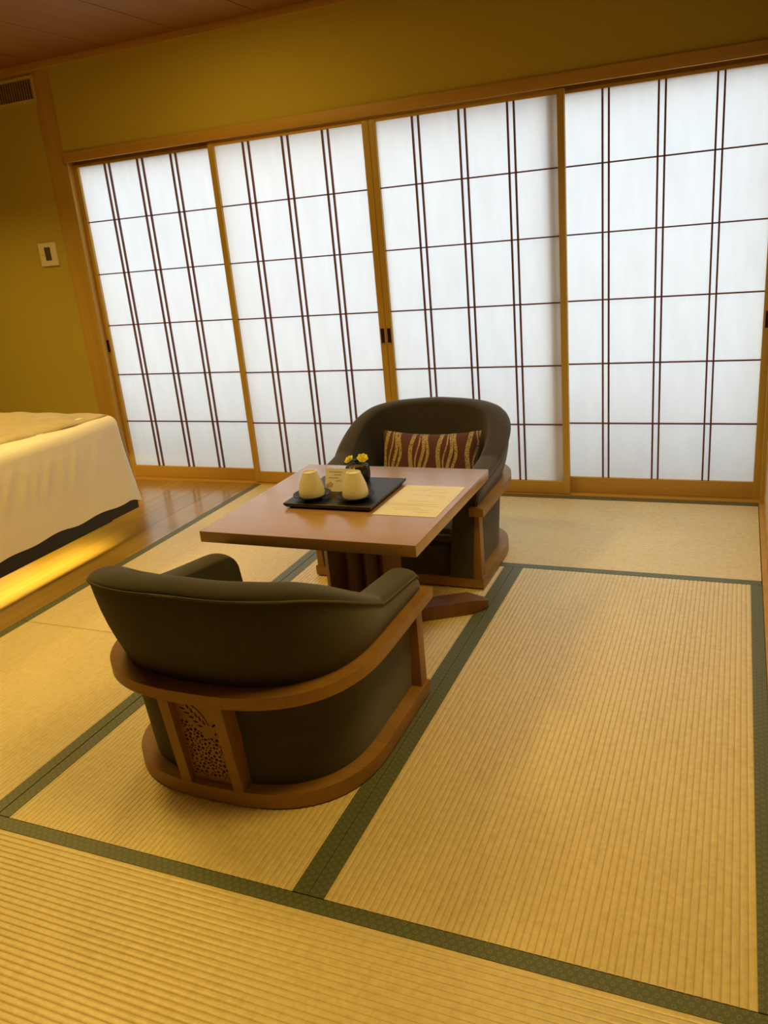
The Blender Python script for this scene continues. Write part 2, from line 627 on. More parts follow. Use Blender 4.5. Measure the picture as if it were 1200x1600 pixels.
shoji(1, -3.800, -2.790, 0.036, -3.752, -2.835, ((-3.557, -3.524), (-3.322, -3.286), (-3.090, -3.056)), -3.776,
      'paper screen at far left, half behind the bed', 0.076, 0.86)
shoji(2, -2.812, -1.863, 0.002, -2.778, -1.898, ((-2.597, -2.562), (-2.359, -2.325), (-2.124, -2.091)), -1.881,
      'second paper screen from left, behind the table corner', 0.070, 0.86)
shoji(3, -1.861, -0.899, 0.002, -1.827, -0.931, ((-1.634, -1.602), (-1.398, -1.366), (-1.162, -1.131)), -1.844,
      'third paper screen from left, behind the far chair', 0.070, 0.86)
shoji(4, -0.985, 0.006, 0.036, -0.943, -0.027, ((-0.736, -0.708), (-0.496, -0.467), (-0.2575, -0.229)), -0.008,
      'bluish paper screen at far right beside the right wall', 0.086, 0.86)

# ---------------------------------------------------------------- tatami
RP = 0.0157


def tatami(label, cx, cy, length, width, along, borders=(True, True), ends=(0, 0)):
    """A mat; local X is its length. Ridged rush cover, cloth borders on the two long edges."""
    t = empty('tatami_mat', (cx, cy, 0.0), 0.0 if along == 'X' else PI / 2)
    tag(t, label, 'tatami mat', 'tatami mats laid over the floor')
    hw = width / 2
    y0 = -hw + (0.0392 if borders[0] else 0.0)
    y1 = hw - (0.0392 if borders[1] else 0.0)
    bm = bmesh.new()
    ys = []
    n = int((y1 - y0) / RP) + 2
    k0 = math.floor(y0 / RP)
    for k in range(k0, k0 + n + 1):
        for s, h in ((0.0, -1.0), (0.10, -0.35), (0.28, -0.07), (0.5, 0.0), (0.72, -0.07), (0.90, -0.35)):
            yy = (k + s) * RP
            if y0 <= yy <= y1:
                ys.append((yy, -0.0006 + h * 0.0015))
    ys = [(y0, -0.0016)] + ys + [(y1, -0.0016)]
    ll = length / 2
    A = [bm.verts.new((-ll, y, z)) for y, z in ys]
    B = [bm.verts.new((ll, y, z)) for y, z in ys]
    for i in range(len(ys) - 1):
        bm.faces.new((A[i], B[i], B[i + 1], A[i + 1]))
    c = [bm.verts.new(p) for p in ((-ll, y0, -0.03), (ll, y0, -0.03), (ll, y1, -0.03), (-ll, y1, -0.03))]
    bm.faces.new((c[0], c[3], c[2], c[1]))
    bm.faces.new((c[0], c[1], B[0], A[0]))
    bm.faces.new((c[3], A[-1], B[-1], c[2]))
    bm.faces.new([c[0]] + A + [c[3]])
    bm.faces.new([c[1]] + B + [c[2]])
    link('rush_cover', bm, M['rush'], t, 35)
    for side, on in ((-1, borders[0]), (1, borders[1])):
        if not on:
            continue
        bm = bmesh.new()
        e0, e1 = side * (hw - 0.0395), side * (hw - 0.0001)
        lo, hi = min(e0, e1), max(e0, e1)
        add_box(bm, -ll, ll, lo, hi, -0.03, 0.0, 0.0004)
        uv = bm.loops.layers.uv.new('UVMap')
        for f in bm.faces:
            for l in f.loops:
                l[uv].uv = (l.vert.co.x + 5.0, l.vert.co.y - lo)
        link('cloth_border', bm, M['heri'], t)
    return t


tatami('pale tatami mat lying along the paper screens behind the far chair', -0.951, -0.486, 1.898, 0.961, 'X')
tatami('tatami mat along the right side wall, right of both chairs', -0.4785, -1.912, 1.888, 0.957, 'Y')
tatami('tatami mat under the table and both chairs', -1.4285, -1.912, 1.888, 0.9410, 'Y')
tatami('tatami mat between plank floor and table, touching the screens', -2.357, -0.945, 1.882, 0.910, 'Y')
tatami('tatami mat left of the near chair beside the plank floor', -2.357, -2.831, 1.884, 0.910, 'Y')
tatami('tatami mat across the bottom of the photo, in front of the near chair', -0.951, -3.337, 1.898, 0.957, 'X')
struct(box('floor_entry', -1.901, 0.0, YB, -3.8175, -0.03, 0.0, M['planks']), 'plank floor at the room entry behind the viewer')
struct(box('floor_entry_side', TW, -1.9015, YB, -3.7745, -0.03, 0.0, M['planks']), 'plank floor at the entry left of the viewer')

# ---------------------------------------------------------------- wall fittings
v = empty('air_vent', (-4.35, 0.0, 2.343))
tag(v, 'slatted air vent high on the mustard wall below the ceiling', 'vent')
bm = bmesh.new()
for a, b_, c, d in ((-0.44, 0.44, 0.052, 0.068), (-0.44, 0.44, -0.068, -0.052), (-0.44, -0.425, -0.052, 0.052), (0.425, 0.44, -0.052, 0.052)):
    add_box(bm, a, b_, -0.012, -0.0005, c, d)
link('frame', bm, M['vent_frame'], v)
box('backing', -0.425, 0.425, -0.003, -0.0008, -0.052, 0.052, M['vent_dark'], v)
for k in range(44):
    xx = -0.415 + k * 0.0193
    bm = bmesh.new()
    add_box(bm, xx - 0.0028, xx + 0.0028, -0.010, -0.003, -0.052, 0.052)
    link('slat', bm, M['vent_slat'], v)

th = empty('thermostat', (-4.063, 0.0, 1.440))
tag(th, 'white wall control plate with grey display on mustard wall', 'thermostat')
bm = bmesh.new()
add_box(bm, -0.068, 0.068, -0.013, -0.0005, -0.068, 0.068, 0.003)
link('cover_plate', bm, M['white_plastic'], th, 40)
box('display', -0.022, 0.024, -0.0145, -0.012, -0.036, 0.042, M['screen'], th)
box('button', -0.052, -0.030, -0.0145, -0.012, -0.004, 0.002, M['vent_frame'], th)

# ---------------------------------------------------------------- bed
BX, BY = -2.955, -0.897
bed = empty('bed', (-4.0, -1.65, 0.0))
tag(bed, 'bed with long white sheet on dark platform glowing underneath', 'bed')
box('platform', -5.05 + 4, BX + 4, -2.40 + 1.65, BY + 1.65, 0.150, 0.262, M['dark_bed'], bed, 0.003)
box('plinth', -5.0 + 4, BX - 0.36 + 4, -2.25 + 1.65, BY - 0.42 + 1.65, 0.0, 0.1495, M['dark_bed'], bed)
box('under_lip', BX - 0.030 + 4, BX - 0.018 + 4, -2.38 + 1.65, BY - 0.19 + 1.65, 0.138, 0.1495, M['dark_bed'], bed)
ls = box('light_strip', BX - 0.031 + 4, BX - 0.0305 + 4, -2.36 + 1.65, BY - 0.20 + 1.65, 0.1385, 0.1495, M['dark_bed'], bed)
ls.data.materials.append(M['led'])
for f_ in ls.data.polygons:
    if f_.normal.x < -0.9:
        f_.material_index = 1          # only the inner face of the strip shines


def smoothstep(a, b_, x):
    t = max(0.0, min(1.0, (x - a) / (b_ - a)))
    return t * t * (3 - 2 * t)


def make_sheet():
    """Sheet draped over the mattress: rounded box skin swept round three sides, with folds and a wavy hem."""
    rnd = random.Random(3)
    bm = bmesh.new()
    # perimeter path (plan) from near side, round the foot, to the far side; outward normals
    x_h, x_f, y_n, y_f = -5.05, BX - 0.006, -2.40, BY - 0.006
    rc = 0.045
    path = []
    for i in range(24):
        path.append((x_h + (x_f - rc - x_h) * i / 24, y_n, 0, -1))
    for i in range(9):
        a = -PI / 2 + PI / 2 * i / 8
        path.append((x_f - rc + rc * math.cos(a), y_n + rc + rc * math.sin(a), math.cos(a), math.sin(a)))
    nf = 90
    for i in range(1, nf):
        path.append((x_f, y_n + rc + (y_f - y_n - 2 * rc) * i / nf, 1, 0))
    for i in range(9):
        a = PI / 2 * i / 8
        path.append((x_f - rc + rc * math.cos(a), y_f - rc + rc * math.sin(a), math.cos(a), math.sin(a)))
    for i in range(1, 30):
        path.append((x_f - rc - (x_f - rc - x_h) * i / 29, y_f, 0, 1))
    cum = [0.0]
    for p, q in zip(path, path[1:]):
        cum.append(cum[-1] + math.hypot(q[0] - p[0], q[1] - p[1]))
    foot0, foot1 = cum[32], cum[32 + nf]
    folds = []
    for k in range(9):
        folds.append((foot1 - 0.12 - k * 0.075 - rnd.uniform(0, 0.03), rnd.uniform(0.010, 0.018), rnd.uniform(0.0045, 0.0095), rnd.uniform(0.14, 0.34)))
    rows = []
    ztop, rr = 0.647, 0.050
    nz = 26
    for j in range(nz + 7):
        row = []
        for (px, py, nx, ny), s in zip(path, cum):
            far = 1.0 if s > foot1 + 0.03 else 0.0
            farw = smoothstep(foot1 - 0.02, foot1 + 0.10, s)
            hem = 0.212 + 0.005 * math.sin(s * 9.0) + 0.005 * math.sin(s * 21 + 1) + 0.009 * smoothstep(foot1 - 0.10, foot1 - 0.28, s) * smoothstep(foot1 - 0.42, foot1 - 0.28, s)
            hem = hem * (1 - farw) + (0.150 + 0.012 * math.sin(s * 15)) * farw
            if j <= 6:
                a = PI / 2 * (1 - j / 6.0)
                off = -rr + rr * math.cos(a)
                z = ztop - rr + rr * math.sin(a)
                t = 0.0
            else:
                t = (j - 6) / nz
                z = (ztop - rr) + (hem - ztop + rr) * t
                off = 0.012 * t + (0.030 * t + 0.012 * t * math.sin(s * 44)) * farw
                for c, w, amp, sl in folds:
                    d = (s - c + sl * t * 0.6) / w
                    if abs(d) < 3:
                        off += amp * math.exp(-d * d) * smoothstep(0.02, 0.2, t) * (1 - smoothstep(0.35, 0.72, t))
                off += 0.0035 * math.sin(s * 7.0 + 2 * t) * t
                off += 0.036 * t ** 1.2 * math.exp(-((s - foot1 - 0.075) / 0.030) ** 2)
            # droop of the top edge
            z += 0.004 * math.sin(s * 5.3)
            row.append(bm.verts.new((px + nx * off + 4.0, py + ny * off + 1.65, z)))
        rows.append(row)
    for A, B in zip(rows, rows[1:]):
        for i in range(len(A) - 1):
            bm.faces.new((A[i], A[i + 1], B[i + 1], B[i]))
    # top: grid fill as a fan of strips towards the head edge
    top = rows[0]
    mid = []
    for v_ in top:
        mid.append(bm.verts.new((min(v_.co.x, BX + 4 - 0.30) if v_.co.x > BX + 4 - 0.30 else v_.co.x,
                                 max(-2.10 + 1.65, min(BY - 0.30 + 1.65, v_.co.y)), ztop + 0.004)))
    for i in range(len(top) - 1):
        bm.faces.new((top[i], top[i + 1], mid[i + 1], mid[i]))
    bmesh.ops.remove_doubles(bm, verts=mid, dist=1e-5)
    bm.normal_update()
    return bm


link('sheet', make_sheet(), M['sheet'], bed, 50)
box('mattress', -5.04 + 4, BX - 0.10 + 4, -2.30 + 1.65, BY - 0.10 + 1.65, 0.262, 0.652, M['sheet'], bed, 0.03)


def make_spread():
    bm = bmesh.new()
    nx, ny = 44, 60
    grid = []
    for j in range(ny + 1):
        row = []
        ty = j / ny
        for i in range(nx + 1):
            tx = i / nx
            y = -2.36 + (BY - 0.012 + 2.36) * ty
            edge = -2.995 - 0.195 * (1 - ty) + 0.010 * math.sin(ty * 17) + 0.006 * math.sin(ty * 41)
            x_ = -5.0 + (edge + 5.0) * tx
            z = 0.6640 + 0.004 * math.sin(x_ * 9 + y * 5) + 0.004 * math.sin(y * 23 + x_ * 7) + 0.003 * math.sin(x_ * 31 - y * 12)
            de = (1 - tx) * (edge + 5.0)
            z += 0.014 * math.exp(-((de - 0.025) / 0.016) ** 2) * (0.4 + 0.6 * smoothstep(0.62, 0.48, ty) * smoothstep(0.33, 0.45, ty)) * (1 - smoothstep(0.86, 1.0, ty))
            z -= 0.010 * math.exp(-(de / 0.010) ** 2)
            z -= 0.040 * smoothstep(0.970, 1.0, ty) ** 2
            z -= 0.004 * smoothstep(0.90, 1.0, tx)
            row.append(bm.verts.new((x_ + 4, y + 1.65, z)))
        grid.append(row)
    for A, B in zip(grid, grid[1:]):
        for i in range(nx):
            bm.faces.new((A[i], A[i + 1], B[i + 1], B[i]))
    # far-side hang
    last = grid[-1]
    prev = last
    for k in range(1, 9):
        z = 0.600 - (0.600 - 0.165) * k / 8
        cur = [bm.verts.new((v_.co.x + (0.014 * k / 8 if i > nx - 2 else 0), BY + 0.030 + 0.030 * k / 8 + 0.010 * math.sin(v_.co.x * 40) * k / 8 + 1.65, z)) for i, v_ in enumerate(last)]
        for i in range(nx):
            bm.faces.new((prev[i], prev[i + 1], cur[i + 1], cur[i]))
        prev = cur
    return bm


sp = link('bedspread', make_spread(), M['spread'], bed, 60)
sol = sp.modifiers.new('thickness', 'SOLIDIFY')
sol.thickness = 0.004

# ---------------------------------------------------------------- chairs
NEXP = 2.69
V0 = 0.305


def outline(t, off=0.0, a=0.397, b=0.375):
    """t in [-1, 1]: -1 = left front end, 0 = middle of the back, 1 = right front end. Returns (x, y), seat faces +y."""
    side_len, arc = 0.305, 0.86
    s = abs(t) * 1.165
    A, B = a + off, b + off
    if s > arc:
        u, vv = A, V0 - (s - arc)
    else:
        th = (s / arc) * PI / 2
        # even out the spacing of the superellipse a little
        u = A * math.sin(th) ** (2 / NEXP) if th > 0 else 0.0
        vv = V0 + B * max(0.0, math.cos(th)) ** (2 / NEXP)
    return (u if t >= 0 else -u), V0 - vv


def tparams():
    """parameter list, denser where the superellipse jumps"""
    arc = 0.86 / 1.165
    th = [((k / 30.0) ** 1.5) for k in range(0, 31)]
    pos = []
    for k in range(61):
        # use equal steps in polar-like angle
        ang = (k / 60.0) * PI / 2
        tx = math.atan2(math.tan(ang) if ang < PI / 2 - 1e-6 else 1e9, 1.0)
        val = math.tan(tx) ** (NEXP / 2) if tx < PI / 2 - 1e-6 else 1e9
        pos.append(math.atan(val) / (PI / 2) * arc)
    for q in (0.08, 0.2, 0.35, 0.5, 0.65, 0.78, 0.86, 0.90, 0.93, 0.955, 0.975, 0.99, 1.0):
        pos.append(arc + (1 - arc) * q)
    return [-p for p in reversed(pos[1:])] + pos


TP = tparams()


def crest_z(t):
    """height of the piped crest along the shell"""
    x_, y_ = outline(t)
    s = abs(t) * 1.165 / 0.86         # 1.0 at the end of the arc
    x_ = abs(x_)
    vv = V0 - y_
    # table of (v, |u|) -> z through arc angle
    ang = math.atan2(x_, max(1e-6, vv - V0)) / (PI / 2) if vv > V0 else 1.0
    if vv > V0:
        stops = ((0.0, 0.622), (0.35, 0.612), (0.52, 0.597), (0.66, 0.560), (0.80, 0.512), (1.0, 0.452))
        for (a0, z0), (a1, z1) in zip(stops, stops[1:]):
            if ang <= a1:
                return z0 + (z1 - z0) * (ang - a0) / (a1 - a0)
        return stops[-1][1]
    return 0.452 + (0.404 - 0.452) * (V0 - vv) / V0


def smooth_list(v, n=6):
    for _ in range(n):
        v = [v[0]] + [(v[i - 1] + 2 * v[i] + v[i + 1]) / 4 for i in range(1, len(v) - 1)] + [v[-1]]
    return v


CZ = smooth_list([crest_z(t) for t in TP], 10)
for i_, t_ in enumerate(TP):                      # arm tips round over
    d_ = 0.036 - (1 - abs(t_)) * 1.165
    if d_ > 0:
        CZ[i_] -= 0.8 * (0.036 - math.sqrt(max(0.0, 0.036 ** 2 - d_ ** 2)))


def d_prism(bm, off, z0, z1, front=0.0, a=0.397, b=0.375, bevel=0.003):
    pts = [outline(t, off, a, b) for t in TP]
    pts = [(x_, y_ if y_ < V0 - 1e-4 else V0 + front) for x_, y_ in pts]
    add_prism(bm, pts, z0, z1)
    if bevel:
        es = [e for e in bm.edges if abs(e.verts[0].co.z - e.verts[1].co.z) < 1e-6]
        bmesh.ops.bevel(bm, geom=es, offset=bevel, segments=2, affect='EDGES')


def carved_panel():
    """Openwork board: leaf cut-outs above a cluster of round holes, pierced right through."""
    rnd = random.Random(11)
    cu = bpy.data.curves.new('carving', 'CURVE')
    cu.dimensions = '2D'
    cu.fill_mode = 'BOTH'
    cu.extrude = 0.0045

    def poly(pts):
        sp_ = cu.splines.new('POLY')
        sp_.points.add(len(pts) - 1)
        for p, q in zip(sp_.points, pts):
            p.co = (q[0], q[1], 0, 1)
        sp_.use_cyclic_u = True

    W, H = 0.0655, 0.1355
    poly([(-W, -H), (W, -H), (W, H), (-W, H)])
    taken = []

    def blob(cx, cy, r, n=9, sx=1.0, rot=0.0, force=False):
        cells = []
        m_ = max(1, int(round(sx)))
        for q in range(m_):
            d_ = (q - (m_ - 1) / 2) * r * 1.6
            cells.append((cx + d_ * math.cos(rot), cy + d_ * math.sin(rot), r))
        for c_ in cells:
            if abs(c_[0]) + c_[2] > W - 0.002 or abs(c_[1]) + c_[2] > H - 0.003:
                return False
            for k_ in taken:
                if (c_[0] - k_[0]) ** 2 + (c_[1] - k_[1]) ** 2 < (c_[2] * 1.1 + k_[2] * 1.1 + 0.0003) ** 2:
                    return False
        taken.extend(cells)
        pts = []
        for k in range(n):
            an = 2 * PI * k / n
            q = r * rnd.uniform(0.86, 1.08)
            x_, y_ = q * math.cos(an) * sx, q * math.sin(an)
            pts.append((cx + x_ * math.cos(rot) - y_ * math.sin(rot), cy + x_ * math.sin(rot) + y_ * math.cos(rot)))
        poly(pts)
        return True

    # serrated slit along the upper edge of the leaf
    a, b_ = Vector((-0.040, 0.128)), Vector((0.026, 0.052))
    top, bot = [], []
    nrm = Vector((0.755, 0.656))
    for k in range(17):
        t = k / 16.0
        base = a.lerp(b_, t) + nrm * (0.013 * math.sin(PI * t))
        top.append(base + nrm * (0.0022 if k % 2 else 0.0004))
        bot.append(base - nrm * (0.0030 if 0 < k < 16 else 0.0006))
        taken.append((base.x, base.y, 0.0034))
    poly([(p.x, p.y) for p in top + bot[::-1]])
    # veins of the leaf: two rows of slanting slits
    for k in range(6):
        c = a.lerp(b_, 0.06 + k * 0.150)
        blob(c.x - 0.0030, c.y - 0.0050, 0.0034, 8, 2.6, math.radians(-80))
    for k in range(5):
        c = a.lerp(b_, 0.16 + k * 0.165)
        blob(c.x - 0.0170, c.y - 0.0170, 0.0034, 8, 2.6, math.radians(-14))
    # small leaf at the right
    for dx, dy, ln, rot in ((0.040, 0.058, 3.4, 40), (0.047, 0.034, 2.4, 72), (0.0385, 0.030, 2.0, 75), (0.0555, 0.038, 2.2, 72)):
        blob(dx, dy, 0.0029, 8, ln, math.radians(rot))
    # berry cluster
    tries, got = 0, 0
    while tries < 14000 and got < 150:
        tries += 1
        x_, y_ = rnd.uniform(-0.060, 0.061), rnd.uniform(-0.118, 0.062)
        lim = 0.060 - 0.86 * max(0.0, x_ + 0.045) if x_ < 0.015 else 0.012 - 0.05 * (x_ - 0.015)
        if y_ > lim:
            continue
        if blob(x_, y_, rnd.choice((0.0030, 0.0046, 0.0050, 0.0053)), 9):
            got += 1
    tmp = bpy.data.objects.new('carving_tmp', cu)
    COL.objects.link(tmp)
    dg = bpy.context.evaluated_depsgraph_get()
    me = bpy.data.meshes.new_from_object(tmp.evaluated_get(dg))
    bpy.data.objects.remove(tmp)
    me.name = 'carved_panel'
    me.materials.clear()
    me.materials.append(M['furn_z'])
    return me


PANEL_ME = carved_panel()


def make_chair(label):
    c = empty('low_armchair', (0, 0, 0))
    tag(c, label, 'armchair', 'grey barrel armchairs at the low table')
    # wooden base
    bm = bmesh.new()
    d_prism(bm, 0.0, 0.004, 0.047, 0.0, 0.376, 0.351)
    for fx, fy in ((-0.30, 0.24), (0.30, 0.24), (-0.22, -0.25), (0.22, -0.25)):
        add_box(bm, fx - 0.02, fx + 0.02, fy - 0.02, fy + 0.02, 0.0005, 0.006)
    link('base', bm, M['furn_x'], c, 40)
    # wooden rail wrapped round the shell
    bm = bmesh.new()
    rows = []
    for t in TP:
        xo, yo = outline(t, 0.0, 0.397, 0.388)
        xi, yi = outline(t, -0.057, 0.397, 0.388)
        rows.append([bm.verts.new((xo, yo, 0.320)), bm.verts.new((xo, yo, 0.353)), bm.verts.new((xi, yi, 0.353)), bm.verts.new((xi, yi, 0.320))])
    for s in (0, -1):
        for v_ in rows[s]:
            v_.co.y += 0.028
    for A, B in zip(rows, rows[1:]):
        for k in range(4):
            bm.faces.new((A[k], A[(k + 1) % 4], B[(k + 1) % 4], B[k]))
    bm.faces.new(rows[0])
    bm.faces.new(rows[-1])
    link('arm_rail', bm, M['furn_x'], c, 40)
    # upholstered shell
    bm = bmesh.new()
    rows = []

    def off_at(z):
        return -0.062 + (z - 0.047) * 0.066 if z < 0.350 else -0.042 + (z - 0.350) * 0.235
    for t, zc in zip(TP, CZ):
        prof = []
        for z in (0.047, 0.15, 0.25, 0.335):
            prof.append((off_at(z), z))
        for k in range(1, 7):
            z = 0.335 + (zc - 0.335) * k / 6
            prof.append((off_at(z) + 0.010 * math.sin(PI * k / 6), z))
        oc = off_at(zc)
        tk = 0.088
        for k in range(1, 11):
            a = PI * k / 11
            prof.append((oc - tk / 2 + tk / 2 * math.cos(a), zc + 0.024 * math.sin(a) ** 0.85))
        for k in range(0, 6):
            q = k / 5
            z = zc + (0.048 - zc) * q
            prof.append((oc - tk + (-0.160 - (oc - tk)) * q ** 1.1 - 0.004 * math.sin(PI * q), z))
        rows.append([bm.verts.new((*outline(t, o), z)) for o, z in prof])
    for A, B in zip(rows, rows[1:]):
        for k in range(len(A) - 1):
            bm.faces.new((A[k], A[k + 1], B[k + 1], B[k]))
        bm.faces.new((A[-1], A[0], B[0], B[-1]))
    for r_, sgn in ((rows[0], 1), (rows[-1], 1)):
        bm.faces.new(r_)
    bm.verts.ensure_lookup_table()
    link('upholstered_shell', bm, M['tweed'], c, 50)
    # piping along the crest and down the arm fronts
    bm = bmesh.new()
    pts = []
    o_f = off_at(CZ[0]) + 0.002
    for z in (0.354, 0.362, 0.370):
        x_, y_ = outline(-1, off_at(z) + 0.002)
        pts.append((x_, y_ + 0.001, z))
    for t, zc in zip(TP, CZ):
        pts.append((*outline(t, off_at(zc) + 0.0015), zc))
    for z in (0.370, 0.362, 0.354):
        x_, y_ = outline(1, off_at(z) + 0.002)
        pts.append((x_, y_ + 0.001, z))
    add_tube(bm, pts, 0.0035, 6)
    link('piping', bm, M['piping'], c, 60)
    # seat
    bm = bmesh.new()
    d_prism(bm, -0.150, 0.0475, 0.175, -0.012, bevel=0.006)
    link('seat_base', bm, M['tweed'], c, 50)
    bm = bmesh.new()
    d_prism(bm, -0.140, 0.176, 0.245, -0.002, bevel=0.022)
    link('seat_cushion', bm, M['tweed'], c, 50)
    # front posts
    for s in (-1, 1):
        x0, x1 = sorted((s * 0.332, s * 0.369))
        bm = bmesh.new()
        add_box(bm, x0, x1, V0 - 0.052, V0 - 0.006, 0.047, 0.320, 0.002)
        link('front_post', bm, M['furn_z'], c, 40)
    # back posts and the carved panel
    for s in (-1, 1):
        bm = bmesh.new()
        vs_ = add_box(bm, s * 0.081 - 0.0155, s * 0.081 + 0.0155, -0.349, -0.300, 0.047, 0.320)
        for v_ in vs_:
            if v_.co.z > 0.2:
                v_.co.y -= 0.034
        link('back_post', bm, M['furn_z'], c, 40)
    p = bpy.data.objects.new('carved_panel', PANEL_ME)
    COL.objects.link(p)
    p.parent = c
    p.location = (0, -0.3395, 0.1835)
    p.rotation_euler = (PI / 2 + 0.10, 0, 0)
    p['label'] = 'carved wooden openwork panel of leaves and berries'
    return c


def copy_tree(o, parent=None):
    n = o.copy()
    COL.objects.link(n)
    if parent:
        n.parent = parent
    for ch in list(o.children):
        copy_tree(ch, n)
    return n


near = make_chair('grey olive barrel armchair in front of the table, back with carved panel showing')
far = copy_tree(near)
far['label'] = 'grey olive barrel armchair behind the table holding a maroon cushion'
near.location = (-1.347, -2.292, 0.0)
far.location = (-1.392, -0.913, 0.0)
far.rotation_euler = (0, 0, PI)

# cushion on the far chair
bm = bmesh.new()
nx, nz = 44, 26
W, H, T = 0.233, 0.150, 0.050


def cush(u, v_, sgn):
    e = (1 - abs(u) ** 3.2) * (1 - abs(v_) ** 3.0)
    pinch = 1 - 0.055 * (1 - abs(v_) ** 2) * abs(u) ** 4
    pz = 1 - 0.13 * (1 - abs(u) ** 2.0)
    return (u * W * pinch, sgn * T * max(0.0, e) ** 0.55, v_ * H * pz)


for sgn in (-1, 1):
    g = [[bm.verts.new(cush(-1 + 2 * i / nx, -1 + 2 * j / nz, sgn)) for i in range(nx + 1)] for j in range(nz + 1)]
    for A, B in zip(g, g[1:]):
        for i in range(nx):
            bm.faces.new((A[i], A[i + 1], B[i + 1], B[i]))
bmesh.ops.remove_doubles(bm, verts=bm.verts[:], dist=1e-5)
cu_o = link('cushion', bm, M['cushion'], None, 60)
tag(cu_o, 'maroon oblong cushion with gold wavy bands leaning in the far chair', 'cushion')
cu_o.location = (-1.376, -0.775, 0.390)
cu_o.rotation_euler = (math.radians(-22), 0, math.radians(1))

# ---------------------------------------------------------------- table
tb = empty('low_table', (-1.365, -1.6, 0.0))
tag(tb, 'square reddish brown low table between the two armchairs', 'table')
bm = bmesh.new()
add_box(bm, -0.384, 0.386, -0.396, 0.398, 0.462, 0.500, 0.0015)
link('table_top', bm, M['table_top'], tb, 40)
bm = bmesh.new()
add_box(bm, -0.20, 0.20, -0.10, 0.10, 0.440, 0.4615)
link('under_plate', bm, M['table_leg'], tb)
for lx in (-1.516, -1.4285, -1.3615, -1.293):
    bm = bmesh.new()
    # 45-degree board; its left edge line stands at (lx, -1.6)
    m = Matrix.Translation((lx + 1.365 + 0.0135, 0.0 - 0.0135 * 0.0, 0)) @ Matrix.Rotation(PI / 4, 4, 'Z')
    add_box(bm, 0.0, 0.070, -0.022, 0.018, 0.056, 0.440, 0.0015, m)
    link('slat', bm, M['table_leg'], tb, 40)


def foot(dx0, dy0, dx1, dy1, z0, z1, w=0.085):
    p0, p1 = Vector((dx0, dy0)), Vector((dx1, dy1))
    d = (p1 - p0).normalized()
    n = Vector((-d.y, d.x))
    L = (p1 - p0).length
    bm = bmesh.new()
    rings = []
    for s, hw, lo, hi in ((0, w * 0.40, 0.006, 0.034), (0.035, w / 2, 0.0, z1), (L - 0.07, w / 2, 0.0, z1), (L, 0.014, 0.008, 0.034)):
        c_ = p0 + d * s
        rings.append([bm.verts.new((c_.x + n.x * hw, c_.y + n.y * hw, z0 + lo)), bm.verts.new((c_.x - n.x * hw, c_.y - n.y * hw, z0 + lo)),
                      bm.verts.new((c_.x - n.x * hw, c_.y - n.y * hw, hi)), bm.verts.new((c_.x + n.x * hw, c_.y + n.y * hw, hi))])
    for A, B in zip(rings, rings[1:]):
        for k in range(4):
            bm.faces.new((A[k], A[(k + 1) % 4], B[(k + 1) % 4], B[k]))
    bm.faces.new(rings[0])
    bm.faces.new(rings[-1])
    return bm


link('foot', foot(-0.36, -0.22, 0.405, 0.238, 0.0, 0.055), M['table_leg'], tb, 30)

# ---------------------------------------------------------------- things on the table
tr = empty('tray', (-1.402, -1.574, 0.5))
tag(tr, 'black square tray on the low table carrying cups and flowers', 'tray')
bm = bmesh.new()
prof = ((0.150, 0.0), (0.160, 0.004), (0.1672, 0.0125), (0.168, 0.0195), (0.166, 0.0205))
rings = [[bm.verts.new((sx * h, sy * h * 0.985, z)) for sx, sy in ((-1, -1), (1, -1), (1, 1), (-1, 1))] for h, z in prof]
for A, B in zip(rings, rings[1:]):
    for k in range(4):
        bm.faces.new((A[k], A[(k + 1) % 4], B[(k + 1) % 4], B[k]))
bm.faces.new(rings[0])
bm.faces.new(rings[-1])
link('tray_body', bm, M['slate'], tr)
TZ = 0.5206

for i, (sx, sy, sl, cl) in enumerate(((-1.486, -1.675, 'black saucer under the left cup on the tray', 'cream cup upside down on the left saucer'),
                                      (-1.322, -1.664, 'black saucer under the right cup on the tray', 'cream cup upside down on the right saucer'))):
    bm = bmesh.new()
    add_lathe(bm, ((0.030, 0.0), (0.032, 0.004), (0.050, 0.008), (0.0665, 0.0165), (0.0675, 0.019), (0.065, 0.0195), (0.050, 0.012), (0.030, 0.0095)), 48)
    s = link('saucer', bm, M['lacquer'], None, 40)
    s.location = (sx, sy, TZ)
    tag(s, sl, 'saucer', 'black saucers on the tray')
    k = empty('teacup', (sx, sy, TZ + 0.0116))
    tag(k, cl, 'cup', 'upturned cream cups')
    bm = bmesh.new()
    add_lathe(bm, ((0.0425, 0.0), (0.0455, 0.002), (0.0462, 0.010), (0.0450, 0.024), (0.0405, 0.044), (0.0335, 0.064), (0.0275, 0.078), (0.0255, 0.083), (0.0235, 0.0835), (0.0225, 0.0815)), 48)
    link('cup_body', bm, M['ceramic'], k, 50)
    bm = bmesh.new()
    add_lathe(bm, ((0.0262, 0.080), (0.0258, 0.0855), (0.0245, 0.087), (0.0225, 0.0862), (0.0215, 0.0830), (0.0215, 0.081)), 48)
    link('foot_ring', bm, M['ceramic'], k, 50)

